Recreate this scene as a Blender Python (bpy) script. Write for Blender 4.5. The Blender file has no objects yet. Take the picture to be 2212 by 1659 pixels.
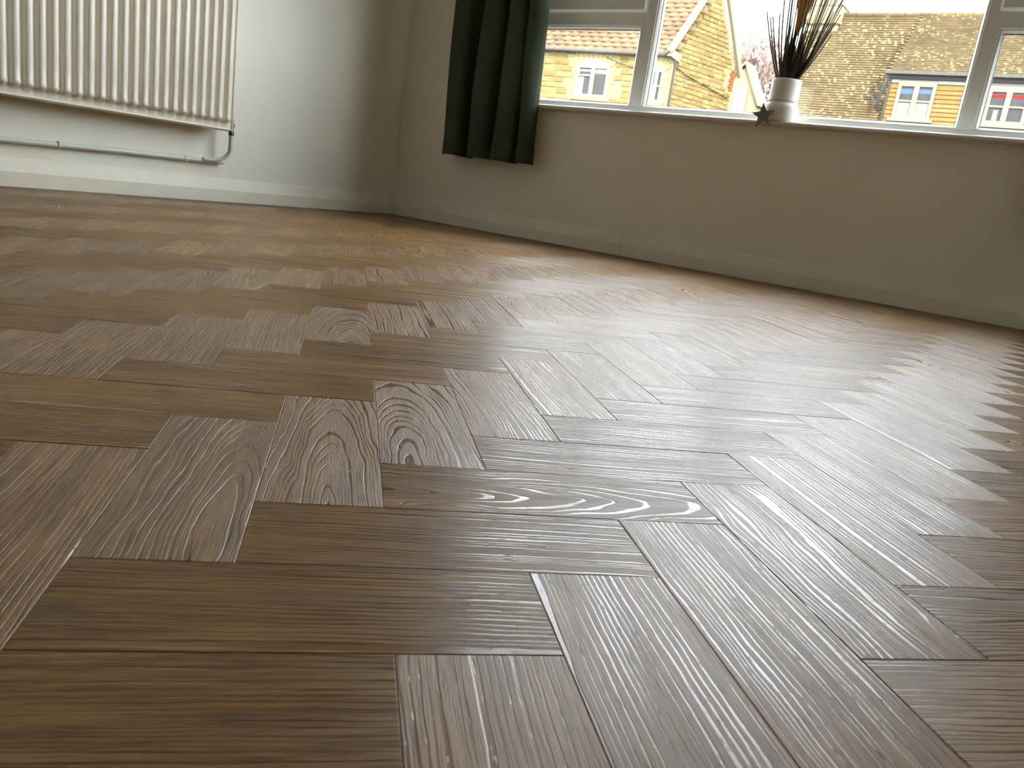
import bpy, math, random
from math import sin, cos, pi, radians as RAD
from mathutils import Matrix, Vector

sc = bpy.context.scene
COL = sc.collection
random.seed(7)

# ------------------------------------------------------------------ camera, sky, sun, exposure
cd = bpy.data.cameras.new('camera')
cam = bpy.data.objects.new('camera', cd)
COL.objects.link(cam)
cd.sensor_fit = 'HORIZONTAL'; cd.sensor_width = 36.0; cd.lens = 27.62
cd.clip_start = 0.01; cd.clip_end = 300
CX, CY, CZ = Vector((0.8105, 0.5696, 0.1367)), Vector((0.2486, -0.1232, -0.9607)), Vector((-0.5304, 0.8126, -0.2415))
CX.normalize(); CZ = (CZ - CX*CX.dot(CZ)).normalized(); CY = CZ.cross(CX)
m = Matrix(((CX.x, -CY.x, -CZ.x, 2.6135), (CX.y, -CY.y, -CZ.y, -2.7805), (CX.z, -CY.z, -CZ.z, 0.2003), (0, 0, 0, 1)))
cam.matrix_world = m
cd.dof.use_dof = True; cd.dof.focus_distance = 0.80; cd.dof.aperture_fstop = 22
sc.camera = cam

world = bpy.data.worlds.new('sky'); sc.world = world; world.use_nodes = True
wt = world.node_tree; wt.nodes.clear()
wo = wt.nodes.new('ShaderNodeOutputWorld'); wb = wt.nodes.new('ShaderNodeBackground')
wc = wt.nodes.new('ShaderNodeTexCoord'); ws = wt.nodes.new('ShaderNodeSeparateXYZ'); wr = wt.nodes.new('ShaderNodeValToRGB')
wt.links.new(wc.outputs['Generated'], ws.inputs[0]); wt.links.new(ws.outputs['Z'], wr.inputs[0])
wt.links.new(wr.outputs[0], wb.inputs[0]); wt.links.new(wb.outputs[0], wo.inputs[0])
e = wr.color_ramp.elements
e[0].position = 0.0; e[0].color = (0.94, 0.965, 1.0, 1)
e[1].position = 1.0; e[1].color = (0.80, 0.87, 1.0, 1)
wb.inputs[1].default_value = 15.0

sd = bpy.data.lights.new('sun', 'SUN'); sun = bpy.data.objects.new('sun', sd); COL.objects.link(sun)
sd.energy = 16.0; sd.color = (1.0, 0.90, 0.70); sd.angle = RAD(0.6)
sun.rotation_euler = Vector((-0.50, 0.66, -0.56)).to_track_quat('-Z', 'Y').to_euler()

sc.view_settings.view_transform = 'Standard'; sc.view_settings.look = 'None'
sc.view_settings.gamma = 1.0; sc.view_settings.use_curve_mapping = False
sc.view_settings.exposure = 0.0
sc.cycles.use_denoising = True
sc.cycles.max_bounces = 8; sc.cycles.diffuse_bounces = 5; sc.cycles.glossy_bounces = 3
sc.cycles.transmission_bounces = 6; sc.cycles.transparent_max_bounces = 8
sc.cycles.caustics_reflective = False; sc.cycles.caustics_refractive = False
sc.cycles.sample_clamp_indirect = 8.0
sc.cycles.filter_width = 1.15
sc.cycles.use_adaptive_sampling = True; sc.cycles.adaptive_threshold = 0.03

# ------------------------------------------------------------------ mesh helpers
class MB:
    def __init__(s): s.v = []; s.f = []; s.uv = None
    def add(s, vs, fs):
        b = len(s.v); s.v += [tuple(v) for v in vs]; s.f += [tuple(b+i for i in f) for f in fs]; return s
    def box(s, x0, x1, y0, y1, z0, z1, mt=None):
        vs = [(x0,y0,z0),(x1,y0,z0),(x1,y1,z0),(x0,y1,z0),(x0,y0,z1),(x1,y0,z1),(x1,y1,z1),(x0,y1,z1)]
        if mt: vs = [mt @ Vector(v) for v in vs]
        return s.add(vs, [(0,3,2,1),(4,5,6,7),(0,1,5,4),(1,2,6,5),(2,3,7,6),(3,0,4,7)])
    def prism(s, prof, fn, t0, t1):
        """prof: closed 2D outline (counter-clockwise seen from +t); fn(a,b,t)->xyz"""
        n = len(prof)
        vs = [fn(a, b, t0) for a, b in prof] + [fn(a, b, t1) for a, b in prof]
        return s.add(vs, [tuple(range(n))[::-1], tuple(range(n, 2*n))] + [(i, (i+1) % n, n+(i+1) % n, n+i) for i in range(n)])
    def tube(s, pts, r, n=10, cap=True):
        pts = [Vector(p) for p in pts]; rs = r if isinstance(r, (list, tuple)) else [r]*len(pts)
        vs = []; up = None
        for i, p in enumerate(pts):
            d = (pts[min(i+1, len(pts)-1)] - pts[max(i-1, 0)]).normalized()
            if up is None:
                up = Vector((0,0,1)) if abs(d.z) < .9 else Vector((1,0,0))
            a = d.cross(up).normalized(); up = a.cross(d).normalized()
            for k in range(n):
                t = 2*pi*k/n; vs.append(p + (a*cos(t) + up*sin(t))*rs[i])
        fs = [(i*n+k, i*n+(k+1) % n, (i+1)*n+(k+1) % n, (i+1)*n+k) for i in range(len(pts)-1) for k in range(n)]
        if cap: fs += [tuple(range(n))[::-1], tuple(range((len(pts)-1)*n, len(pts)*n))]
        return s.add(vs, fs)
    def lathe(s, prof, c=(0,0,0), n=32, axis=None):
        vs = []
        for r, z in prof:
            for k in range(n):
                t = 2*pi*k/n; v = Vector((r*cos(t), r*sin(t), z))
                if axis is not None: v = axis @ v
                vs.append(v + Vector(c))
        m_ = len(prof)
        fs = [(i*n+k, i*n+(k+1) % n, (i+1)*n+(k+1) % n, (i+1)*n+k) for i in range(m_-1) for k in range(n)]
        if prof[0][0] > 1e-6: fs.append(tuple(range(n))[::-1])
        if prof[-1][0] > 1e-6: fs.append(tuple(range((m_-1)*n, m_*n)))
        return s.add(vs, fs)
    def mesh(s, name, mat, smooth=False):
        me = bpy.data.meshes.new(name); me.from_pydata(s.v, [], s.f)
        if isinstance(mat, (list, tuple)):
            for q in mat: me.materials.append(q)
        else: me.materials.append(mat)
        if smooth:
            me.polygons.foreach_set('use_smooth', [True]*len(me.polygons))
        me.update(); return me
    def build(s, name, mat, parent=None, smooth=False, bevel=0, auto=None):
        o = bpy.data.objects.new(name, s.mesh(name, mat, smooth)); COL.objects.link(o)
        if parent: o.parent = parent
        if bevel:
            b = o.modifiers.new('bevel', 'BEVEL'); b.width = bevel; b.segments = 2; b.limit_method = 'ANGLE'
        if smooth and auto: o.data.set_sharp_from_angle(angle=RAD(auto))
        return o

def tag(o, label=None, cat=None, group=None, kind=None):
    if label: o['label'] = label
    if cat: o['category'] = cat
    if group: o['group'] = group
    if kind: o['kind'] = kind
    return o
def empty(name, loc=(0,0,0), rz=0):
    o = bpy.data.objects.new(name, None); COL.objects.link(o); o.location = loc; o.rotation_euler = (0,0,rz); o.empty_display_size = .05
    return o

# ------------------------------------------------------------------ material helpers
class NT:
    def __init__(s, name):
        s.m = bpy.data.materials.new(name); s.m.use_nodes = True; s.t = s.m.node_tree
        s.t.nodes.clear(); s.out = s.n('ShaderNodeOutputMaterial')
    def n(s, t, **k):
        nd = s.t.nodes.new(t)
        for a, b in k.items(): setattr(nd, a, b)
        return nd
    def l(s, a, b): s.t.links.new(a, b)
    def put(s, sock, v):
        if hasattr(v, 'is_output'): s.l(v, sock)
        else: sock.default_value = v
    def math(s, op, a, b=None, c=None, clamp=False):
        nd = s.n('ShaderNodeMath', operation=op); nd.use_clamp = clamp
        s.put(nd.inputs[0], a)
        if b is not None: s.put(nd.inputs[1], b)
        if c is not None: s.put(nd.inputs[2], c)
        return nd.outputs[0]
    def vmath(s, op, a, b=None):
        nd = s.n('ShaderNodeVectorMath', operation=op); s.put(nd.inputs[0], a)
        if b is not None: s.put(nd.inputs[1], b)
        return nd.outputs[0]
    def comb(s, x=0., y=0., z=0.):
        nd = s.n('ShaderNodeCombineXYZ'); s.put(nd.inputs[0], x); s.put(nd.inputs[1], y); s.put(nd.inputs[2], z); return nd.outputs[0]
    def sep(s, v):
        nd = s.n('ShaderNodeSeparateXYZ'); s.l(v, nd.inputs[0]); return nd.outputs
    def noise(s, vec, scale=1., detail=2., rough=.5, col=False):
        nd = s.n('ShaderNodeTexNoise'); s.l(vec, nd.inputs['Vector'])
        nd.inputs['Scale'].default_value = scale; nd.inputs['Detail'].default_value = detail; nd.inputs['Roughness'].default_value = rough
        return nd.outputs['Color' if col else 'Fac']
    def mix(s, f, a, b, mode='MIX'):
        nd = s.n('ShaderNodeMix', data_type='RGBA', blend_type=mode); s.put(nd.inputs[0], f); s.put(nd.inputs[6], a); s.put(nd.inputs[7], b)
        return nd.outputs[2]
    def ramp(s, f, pts, interp='LINEAR'):
        nd = s.n('ShaderNodeValToRGB'); s.l(f, nd.inputs[0]); cr = nd.color_ramp; cr.interpolation = interp
        while len(cr.elements) < len(pts): cr.elements.new(.5)
        for el, (p, c) in zip(cr.elements, pts):
            el.position = p; el.color = c if len(c) == 4 else tuple(c)+(1,)
        return nd.outputs[0]
    def smooth(s, x, a, b, lo=0., hi=1.):
        nd = s.n('ShaderNodeMapRange', interpolation_type='SMOOTHSTEP'); s.put(nd.inputs[0], x)
        for i, v in enumerate((a, b, lo, hi)): s.put(nd.inputs[i+1], v)
        return nd.outputs[0]
    def bsdf(s, color, rough=.5, normal=None, **k):
        b = s.n('ShaderNodeBsdfPrincipled'); s.put(b.inputs['Base Color'], color); s.put(b.inputs['Roughness'], rough)
        if normal is not None: s.l(normal, b.inputs['Normal'])
        for a, v in k.items(): s.put(b.inputs[a.replace('_', ' ')], v)
        s.l(b.outputs[0], s.out.inputs[0]); return b
    def bump(s, h, dist, strength=1., normal=None):
        nd = s.n('ShaderNodeBump'); s.l(h, nd.inputs['Height']); nd.inputs['Distance'].default_value = dist; nd.inputs['Strength'].default_value = strength
        if normal is not None: s.l(normal, nd.inputs['Normal'])
        return nd.outputs[0]
    def pos(s):
        return s.n('ShaderNodeNewGeometry').outputs['Position']
    def obj(s): return s.n('ShaderNodeTexCoord').outputs['Object']

def c4(r, g, b): return (r, g, b, 1.0)
def paint(name, col, rough=.5, vary=.06, bump=.0004, scale=6.):
    t = NT(name); p = t.obj()
    n1 = t.noise(p, scale, 4, .6); n2 = t.noise(p, 90., 3, .6)
    dark = tuple(x*(1-vary*1.6) for x in col[:3])+(1,); lite = tuple(min(1, x*(1+vary)) for x in col[:3])+(1,)
    t.bsdf(t.mix(n1, dark, lite), rough, t.bump(n2, bump, .6)); return t.m
def metal(name, col, rough=.3):
    t = NT(name); p = t.obj(); t.bsdf(t.mix(t.noise(p, 60., 3), tuple(x*.8 for x in col[:3])+(1,), col), rough, Metallic=1.0); return t.m

M = {}
M['wall'] = paint('wall paint', c4(.81, .785, .69), .55, .04, .0006, 3.)
M['ceiling'] = paint('ceiling paint', c4(.88, .87, .84), .7)
M['skirt'] = paint('gloss skirting paint', c4(.80, .76, .64), .5, .06, .0003, 14.)
M['sill'] = paint('sill paint', c4(.70, .67, .62), .35, .05, .0003, 9.)
M['upvc'] = paint('white upvc', c4(.76, .76, .70), .35, .02, .00002)
M['gasket'] = paint('black gasket', c4(.03, .03, .03), .6)
M['radiator'] = paint('radiator enamel', c4(.76, .72, .62), .30, .03, .00004)
M['pipe'] = paint('pipe paint', c4(.60, .66, .58), .35, .08, .0003, 30.)
M['clip'] = paint('pipe clip', c4(.72, .66, .58), .4)
M['vase'] = paint('stoneware vase', c4(.78, .76, .70), .6, .05, .0003, 20.)
M['star'] = paint('weathered wood', c4(.22, .20, .17), .7, .25, .0006, 40.)
M['twine'] = paint('twine', c4(.30, .24, .16), .9)
M['brass'] = metal('brass', c4(.62, .50, .26), .25)
M['dark_metal'] = metal('dark metal', c4(.10, .10, .09), .4)
M['subfloor'] = paint('subfloor', c4(.05, .04, .03), .9)

def glass_mat():
    t = NT('window glass'); b = t.n('ShaderNodeBsdfTransparent'); b.inputs[0].default_value = c4(.97, .985, .975)
    g = t.n('ShaderNodeBsdfGlossy'); g.inputs['Roughness'].default_value = .02
    p = t.obj(); g.inputs[0].default_value = c4(1, 1, 1)
    fr = t.n('ShaderNodeFresnel'); bf = t.n('ShaderNodeNewGeometry').outputs['Backfacing']; t.l(t.math('MULTIPLY_ADD', bf, 1/1.45-1.45, 1.45), fr.inputs[0])
    mx = t.n('ShaderNodeMixShader'); t.l(fr.outputs[0], mx.inputs[0]); t.l(b.outputs[0], mx.inputs[1]); t.l(g.outputs[0], mx.inputs[2]); t.l(mx.outputs[0], t.out.inputs[0])
    return t.m
M['glass'] = glass_mat()

def plank_mat():
    t = NT('embossed oak vinyl')
    at = t.n('ShaderNodeAttribute', attribute_type='GEOMETRY', attribute_name='uvp')   # metres along / across the plank
    uv = t.n('ShaderNodeUVMap', uv_map='UVMap').outputs[0]
    oi = t.n('ShaderNodeObjectInfo')
    ga = t.n('ShaderNodeAttribute', attribute_type='GEOMETRY', attribute_name='pc')
    pc = t.vmath('ADD', oi.outputs['Color'], ga.outputs['Color'])
    R, G, B = t.sep(pc)[0:3]
    shade = t.math('ADD', oi.outputs['Alpha'], ga.outputs['Alpha'])
    x, y = t.sep(uv)[0:2]
    ox = t.math('MULTIPLY', R, 91.7); oy = t.math('MULTIPLY', R, 37.3)
    X = t.math('ADD', x, ox); Y = t.math('ADD', y, oy)
    # slow waver of the rings
    warp1 = t.noise(t.comb(t.math('MULTIPLY', X, 7.), t.math('MULTIPLY', Y, 26.)), 1., 2., .55)
    warp2 = t.noise(t.comb(t.math('MULTIPLY', X, 45.), t.math('MULTIPLY', Y, 120.)), 1., 2., .5)
    cath = t.smooth(t.math('ABSOLUTE', t.math('SUBTRACT', G, .5)), .12, .30, .013, 0.)
    swirl = t.math('MULTIPLY_ADD', t.math('POWER', t.math('FRACT', t.math('MULTIPLY', R, 13.7)), 4.), .022, .0055)
    yw = t.math('ADD', t.math('MULTIPLY_ADD', t.math('SUBTRACT', warp1, .5), t.math('ADD', swirl, cath), y), t.math('MULTIPLY', t.math('SUBTRACT', warp2, .5), .0012))
    # ring field: distance from a tilted tree axis (straight grain far from it, cathedrals near it)
    dy = t.math('SUBTRACT', yw, t.math('MULTIPLY_ADD', G, .30, -.11))
    dx = t.math('MULTIPLY', t.math('SUBTRACT', x, t.math('MULTIPLY_ADD', B, .34, -.06)), t.math('MULTIPLY_ADD', t.math('FRACT', t.math('MULTIPLY', R, 7.3)), .10, .075))
    r = t.math('SQRT', t.math('MULTIPLY_ADD', dy, dy, t.math('MULTIPLY', dx, dx)))
    spacing = t.noise(t.comb(t.math('ADD', t.math('MULTIPLY', r, 60.), ox), oy), 1., 1., .5)
    ph = t.math('ADD', t.math('MULTIPLY', r, 235.), t.math('MULTIPLY', spacing, 5.5))
    fr = t.math('FRACT', ph)
    wid = t.math('MULTIPLY_ADD', t.noise(t.comb(t.math('MULTIPLY', X, 9.), t.math('MULTIPLY', Y, 50.), 3.), 1., 2., .5), 1.0, -.26)
    tri = t.math('ABSOLUTE', t.math('MULTIPLY_ADD', fr, 2., -1.))           # 0 centre of band
    band = t.math('SUBTRACT', 1., t.smooth(t.math('SUBTRACT', tri, wid), -.05, .09))   # 1 in smooth pressed band
    # fibres
    fib = t.noise(t.comb(t.math('MULTIPLY', X, 32.), t.math('MULTIPLY', yw, 1500.), 0.), 1., 3., .6)
    fib2 = t.noise(t.comb(t.math('MULTIPLY', X, 90.), t.math('MULTIPLY', yw, 700.), 5.), 1., 2., .5)
    pore = t.smooth(fib2, .60, .72)
    # embossing depth varies over the plank
    emb = t.smooth(t.noise(t.comb(t.math('MULTIPLY', X, 5.), t.math('MULTIPLY', Y, 14.), 9.), 1., 1., .5), .30, .62, .35, 1.)
    grain = t.noise(t.comb(t.math('MULTIPLY', X, 1100.), t.math('MULTIPLY', Y, 2600.), 0.), 1., 1., .5)
    rough_part = t.math('SUBTRACT', 1., band)
    h = t.math('MULTIPLY', band, t.math('MULTIPLY', emb, -1.0))
    h = t.math('MULTIPLY_ADD', t.math('MULTIPLY', t.math('SUBTRACT', fib, .5), rough_part), .85, h)
    h = t.math('MULTIPLY_ADD', pore, -.35, h)
    h = t.math('MULTIPLY_ADD', t.math('MULTIPLY', t.math('SUBTRACT', grain, .5), rough_part), .28, h)
    nrm = t.bump(h, .00030, 1.)
    # colour
    big = t.noise(t.comb(t.math('MULTIPLY', X, 9.), t.math('MULTIPLY', Y, 45.), 2.), 1., 3., .6)
    streak = t.noise(t.comb(t.math('MULTIPLY', X, 14.), t.math('MULTIPLY', yw, 330.), 7.), 1., 3., .62)
    col = t.mix(t.smooth(big, .3, .7), c4(.132, .063, .015), c4(.215, .120, .036))
    col = t.mix(t.smooth(streak, .38, .72, 0., .75), col, c4(.052, .025, .010))
    col = t.mix(t.math('MULTIPLY', t.smooth(fib, .45, .7), .35), col, c4(.28, .17, .062))
    col = t.mix(t.math('MULTIPLY', t.smooth(fib, .36, .50, 1., 0.), .55), col, c4(.055, .025, .009))
    col = t.mix(t.math('MULTIPLY', band, .22), col, c4(.09, .045, .02))
    # knots
    kx = t.math('MULTIPLY_ADD', t.math('FRACT', t.math('MULTIPLY', R, 29.1)), .22, .0); ky = t.math('MULTIPLY', t.math('FRACT', t.math('MULTIPLY', R, 53.9)), .076)
    kd = t.math('SQRT', t.math('ADD', t.math('POWER', t.math('MULTIPLY', t.math('SUBTRACT', x, kx), .55), 2.), t.math('POWER', t.math('SUBTRACT', yw, ky), 2.)))
    kon = t.math('GREATER_THAN', t.math('FRACT', t.math('MULTIPLY', R, 3.17)), .72)
    kn = t.math('MULTIPLY', kon, t.smooth(t.math('MULTIPLY_ADD', big, .012, kd), .006, .018, .8, 0.))
    col = t.mix(kn, col, c4(.07, .045, .03))
    speck = t.n('ShaderNodeTexVoronoi', feature='F1'); t.l(t.comb(X, Y), speck.inputs['Vector']); speck.inputs['Scale'].default_value = 17.
    sp = t.math('LESS_THAN', speck.outputs['Distance'], .013)
    col = t.mix(t.math('MULTIPLY', sp, .9), col, c4(.03, .02, .015))
    sh = t.math('MULTIPLY_ADD', shade, .55, .72)
    col = t.vmath('MULTIPLY', col, t.comb(sh, sh, sh))
    rough = t.math('MULTIPLY_ADD', band, -.23, .49)
    tg = t.n('ShaderNodeTangent', direction_type='UV_MAP', uv_map='UVMap')
    t.bsdf(col, rough, nrm, Anisotropic=.36, Anisotropic_Rotation=0.25, Tangent=tg.outputs[0], Specular_IOR_Level=.6)
    return t.m
M['plank'] = plank_mat()

def fabric_mat():
    t = NT('curtain fabric'); p = t.obj()
    w = t.n('ShaderNodeTexWave', wave_type='BANDS', bands_direction='Z'); t.l(p, w.inputs[0]); w.inputs['Scale'].default_value = 260.
    n = t.noise(p, 500., 2)
    col = t.mix(t.noise(p, 25., 3), c4(.055, .068, .045), c4(.078, .092, .062))
    d = t.n('ShaderNodeBsdfDiffuse'); t.l(col, d.inputs[0]); bm = t.bump(n, .0004, .5); t.l(bm, d.inputs['Normal'])
    tr = t.n('ShaderNodeBsdfTranslucent'); tr.inputs[0].default_value = c4(.26, .36, .26)
    mx = t.n('ShaderNodeMixShader'); mx.inputs[0].default_value = .16; t.l(d.outputs[0], mx.inputs[1]); t.l(tr.outputs[0], mx.inputs[2]); t.l(mx.outputs[0], t.out.inputs[0])
    return t.m
M['curtain'] = fabric_mat()

# outside materials
def stone_mat(name, a, b, rnd=True):
    t = NT(name); p = t.pos(); oi = t.n('ShaderNodeObjectInfo').outputs['Random']
    isl = t.n('ShaderNodeNewGeometry').outputs['Random Per Island']
    f = t.math('FRACT', t.math('ADD', oi, isl))
    col = t.mix(f, a, b); n = t.noise(p, 9., 5, .65)
    col = t.mix(t.smooth(n, .4, .75, 0, .6), col, tuple(x*.62 for x in a[:3])+(1,))
    t.bsdf(col, .9, t.bump(n, .01, .5)); return t.m
M['stone'] = stone_mat('cotswold stone', c4(0.104, 0.072, 0.027), c4(0.150, 0.117, 0.052))
M['mortar'] = paint('lime mortar', c4(0.174, 0.147, 0.076), .95, .08, .002, 3.)
M['dressed'] = paint('dressed stone', c4(0.184, 0.152, 0.076), .9, .08, .002, 3.)
M['redbrick'] = paint('red brick', c4(0.126, 0.046, 0.019), .9, .15)
M['cream'] = paint('cream render', c4(0.158, 0.143, 0.092), .9, .05)
M['frame_cream'] = paint('cream window paint', c4(0.168, 0.155, 0.088), .5, .03)
M['frame_white'] = paint('white window paint', c4(0.158, 0.160, 0.130), .5, .03)
M['dark_pane'] = paint('dim room behind glass', c4(0.034, 0.034, 0.036), .15, .2)
M['net'] = paint('net curtain', c4(0.115, 0.118, 0.105), .8, .15, .001, 30.)
M['blue_blind'] = paint('blue blind', c4(0.042, 0.067, 0.130), .7)
M['red_blind'] = paint('red blind', c4(0.130, 0.010, 0.013), .7)
M['gutter'] = paint('grey gutter', c4(0.059, 0.055, 0.052), .5, .2)
M['lead'] = paint('lead flashing', c4(0.042, 0.040, 0.038), .7, .2)
M['clad'] = stone_mat('timber cladding', c4(0.118, 0.071, 0.025), c4(0.139, 0.088, 0.036))
M['white_board'] = paint('pale board', c4(0.147, 0.139, 0.118), .7)
M['cable'] = paint('black cable', c4(0.013, 0.010, 0.010), .6)
M['bark'] = paint('pale bark', c4(.20, .145, .13), .9, .2)
M['asphalt'] = paint('asphalt road', c4(0.021, 0.021, 0.021), .9, .2)
M['render_ext'] = paint('outer wall render', c4(0.105, 0.092, 0.063), .9)

def roof_mat(name, a, b, lich, scale, thr):
    t = NT(name); p = t.pos(); g = t.n('ShaderNodeNewGeometry'); oi = t.n('ShaderNodeObjectInfo').outputs['Random']
    f = t.math('FRACT', t.math('ADD', g.outputs['Random Per Island'], oi))
    col = t.mix(f, a, b)
    col = t.mix(t.smooth(t.noise(p, 1.3, 4, .6), .4, .7, 0, .5), col, tuple(x*.7 for x in a[:3])+(1,))
    v = t.n('ShaderNodeTexVoronoi', feature='F1'); t.l(p, v.inputs['Vector']); v.inputs['Scale'].default_value = scale
    patch = t.smooth(t.noise(p, 1.1, 3, .6), .38, .58)
    l = t.math('MULTIPLY', t.smooth(v.outputs['Distance'], thr*.5, thr, 1., 0.), patch)
    col = t.mix(l, col, lich)
    t.bsdf(col, .9, t.bump(t.noise(p, 30., 4), .006, .5)); return t.m
M['slate'] = roof_mat('stone roof tiles with lichen', c4(0.057, 0.042, 0.022), c4(0.080, 0.057, 0.030), c4(0.247, 0.200, 0.091), 8.0, .38)
M['pantile'] = roof_mat('clay tiles', c4(0.090, 0.060, 0.037), c4(0.116, 0.080, 0.050), c4(0.146, 0.116, 0.074), 5.0, .16)

for k_ in ('stone', 'mortar', 'dressed', 'redbrick', 'cream', 'frame_cream', 'frame_white', 'net', 'blue_blind', 'red_blind', 'gutter', 'lead', 'clad', 'white_board', 'cable', 'bark', 'asphalt', 'render_ext', 'slate', 'pantile', 'dark_pane'):
    for nd in M[k_].node_tree.nodes:                       # chalky, weathered surfaces
        if nd.type == 'BSDF_PRINCIPLED': nd.inputs['Specular IOR Level'].default_value = .06

# ------------------------------------------------------------------ the room
LDx, LDy = 0.0355, -0.9994                 # left wall runs this way from the corner
LANG = math.atan2(LDy, LDx)
def lw(s, n, z):                            # left-wall coordinates: along, out into the room, up
    return (LDx*s + 0.9994*n, LDy*s + 0.0355*n, z)
RX, RY, RH = 3.40, -4.05, 2.35
def lx(y): return -y*0.0355/0.9994         # x of the left wall at y

floor = MB().box(-.35, RX+.35, RY-.35, .13, -.12, -.0022).build('floor', M['subfloor'])
tag(floor, kind='structure')

wx0, wx1, wz0, wz1 = 0.56, 2.86, 0.5157, 2.02
wb_ = MB(); WT = .135
wb_.box(-.30, RX+.3, 0, WT, -.10, wz0); wb_.box(-.30, RX+.3, 0, WT, wz1, RH+.2)
wb_.box(-.30, wx0, 0, WT, wz0, wz1); wb_.box(wx1, RX+.3, 0, WT, wz0, wz1)
wall_b = tag(wb_.build('wall_back', [M['wall'], M['render_ext']]), kind='structure')
for p in wall_b.data.polygons:
    if p.normal.y > .5: p.material_index = 1
L = -RY+.3
tag(MB().add([lw(-.0, 0, -.1), lw(L, 0, -.1), lw(L, -.3, -.1), lw(-.0, -.3, -.1), lw(0, 0, RH+.2), lw(L, 0, RH+.2), lw(L, -.3, RH+.2), lw(0, -.3, RH+.2)],
    [(0,1,2,3),(7,6,5,4),(4,5,1,0),(5,6,2,1),(6,7,3,2),(7,4,0,3)]).build('wall_left', M['wall']), kind='structure')
tag(MB().box(RX, RX+.3, RY-.3, 0, -.1, RH+.2).build('wall_right', M['wall']), kind='structure')
tag(MB().box(-.3, RX+.3, RY-.3, RY, -.1, RH+.2).build('wall_front', M['wall']), kind='structure')
tag(MB().box(-.35, RX+.35, RY-.35, .14, RH, RH+.25).build('ceiling', M['ceiling']), kind='structure')

# skirting boards: plain lower half, long chamfer above
SK = [(0, .0008), (.018, .0008), (.018, .044), (.0165, .047), (.007, .0805), (.003, .0835), (0, .0835)]
def skirt(name, fn, t0, t1):
    o = MB().prism(SK, fn, t0, t1).build(name, M['skirt']); return tag(o, kind='structure')
bb = skirt('baseboard_back', lambda a, b, t: (t, -a, b), 0.0, 1.213)
bb2 = MB().prism(SK, lambda a, b, t: (t, -a*1.04, b), 1.2145, RX).build('board', M['skirt'], bb)
skirt('baseboard_left', lambda a, b, t: lw(-t, a, b), -(-RY-.02), -.019)
skirt('baseboard_right', lambda a, b, t: (RX-a, -t, b), .02, -RY)
skirt('baseboard_front', lambda a, b, t: (-t, RY+a, b), -RX+.02, -.20)

# ------------------------------------------------------------------ herringbone floor
W = 0.0762
O0 = Vector((2.3142, -2.5504)); U = Vector((0.6957, 0.7184)).normalized(); V = Vector((-U.y, U.x))
def lat(a, b): return O0 + U*(a*W) + V*(b*W)
room = [Vector((lx(0)+.016, -.0165)), Vector((lx(RY)+.016, RY+.016)), Vector((RX-.016, RY+.016)), Vector((RX-.016, -.0165))]
def inside(p): return p.x > lx(p.y)+.017 and p.x < RX-.017 and RY+.017 < p.y < -.0175
def clip(poly):
    out = poly
    for i in range(4):
        a, b = room[i], room[(i+1) % 4]; n = Vector((-(b-a).y, (b-a).x)).normalized()
        res = []
        for j in range(len(out)):
            p, q = out[j], out[(j+1) % len(out)]; dp, dq = (p-a).dot(n), (q-a).dot(n)
            if dp >= 0: res.append(p)
            if (dp >= 0) != (dq >= 0): res.append(p+(q-p)*(dp/(dp-dq)))
        out = res
        if len(out) < 3: return []
    return out
G_ = .00012; BV = .00045; TH = .0022
def plank_geo(poly):
    """poly in plank-local metres, counter-clockwise -> verts, faces (top inset by a small bevel)"""
    n = len(poly); c = sum(poly, Vector((0, 0)))/n
    def inset(d):
        res = []
        for i in range(n):
            p0, p1, p2 = poly[i-1], poly[i], poly[(i+1) % n]
            e1 = (p1-p0).normalized(); e2 = (p2-p1).normalized(); n1 = Vector((-e1.y, e1.x)); n2 = Vector((-e2.y, e2.x))
            k = n1+n2; k = k/max(.15, k.dot(n1)) if k.length > 1e-6 else n1
            res.append(p1 + k*min(d*1.0, d))
        return res
    a = inset(G_); b = inset(G_+BV)
    vs = [(p.x, p.y, -TH) for p in a] + [(p.x, p.y, -.0003) for p in a] + [(p.x, p.y, 0) for p in b]
    fs = [tuple(range(2*n, 3*n))]
    for i in range(n):
        j = (i+1) % n
        fs += [(i, j, n+j, n+i), (n+i, n+j, 2*n+j, 2*n+i)]
    return vs, fs
def with_uv(me, uvs):
    l = me.uv_layers.new(name='UVMap')
    for lp in me.loops: l.data[lp.index].uv = uvs[lp.vertex_index]
full = [Vector((0, 0)), Vector((3*W, 0)), Vector((3*W, W)), Vector((0, W))]
vs, fs = plank_geo(full)
pm = bpy.data.meshes.new('plank'); pm.from_pydata(vs, [], fs); pm.materials.append(M['plank']); with_uv(pm, [(v[0], v[1]) for v in vs])

def project(p):
    d = Vector((p.x, p.y, 0)) - Vector((2.6135, -2.7805, .2003)); z = d.dot(CZ)
    if z < .05: return None
    return (1106+1697.1*d.dot(CX)/z, 829.5+1697.1*d.dot(CY)/z)
def area(poly):
    # share of the picture the piece covers (clipped to the frame)
    pts = []
    for p in poly:
        q = project(p)
        if q is None: return 0
        pts.append(Vector(q))
    for ax, lim, sg in ((0, 0, 1), (0, 2212, -1), (1, 0, 1), (1, 1659, -1)):
        res = []
        for j in range(len(pts)):
            p, q = pts[j], pts[(j+1) % len(pts)]; dp, dq = (p[ax]-lim)*sg, (q[ax]-lim)*sg
            if dp >= 0: res.append(p)
            if (dp >= 0) != (dq >= 0): res.append(p+(q-p)*(dp/(dp-dq)))
        pts = res
        if len(pts) < 3: return 0
    return abs(sum(pts[i].x*pts[(i+1) % len(pts)].y - pts[(i+1) % len(pts)].x*pts[i].y for i in range(len(pts))))/2
cands = []
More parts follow.
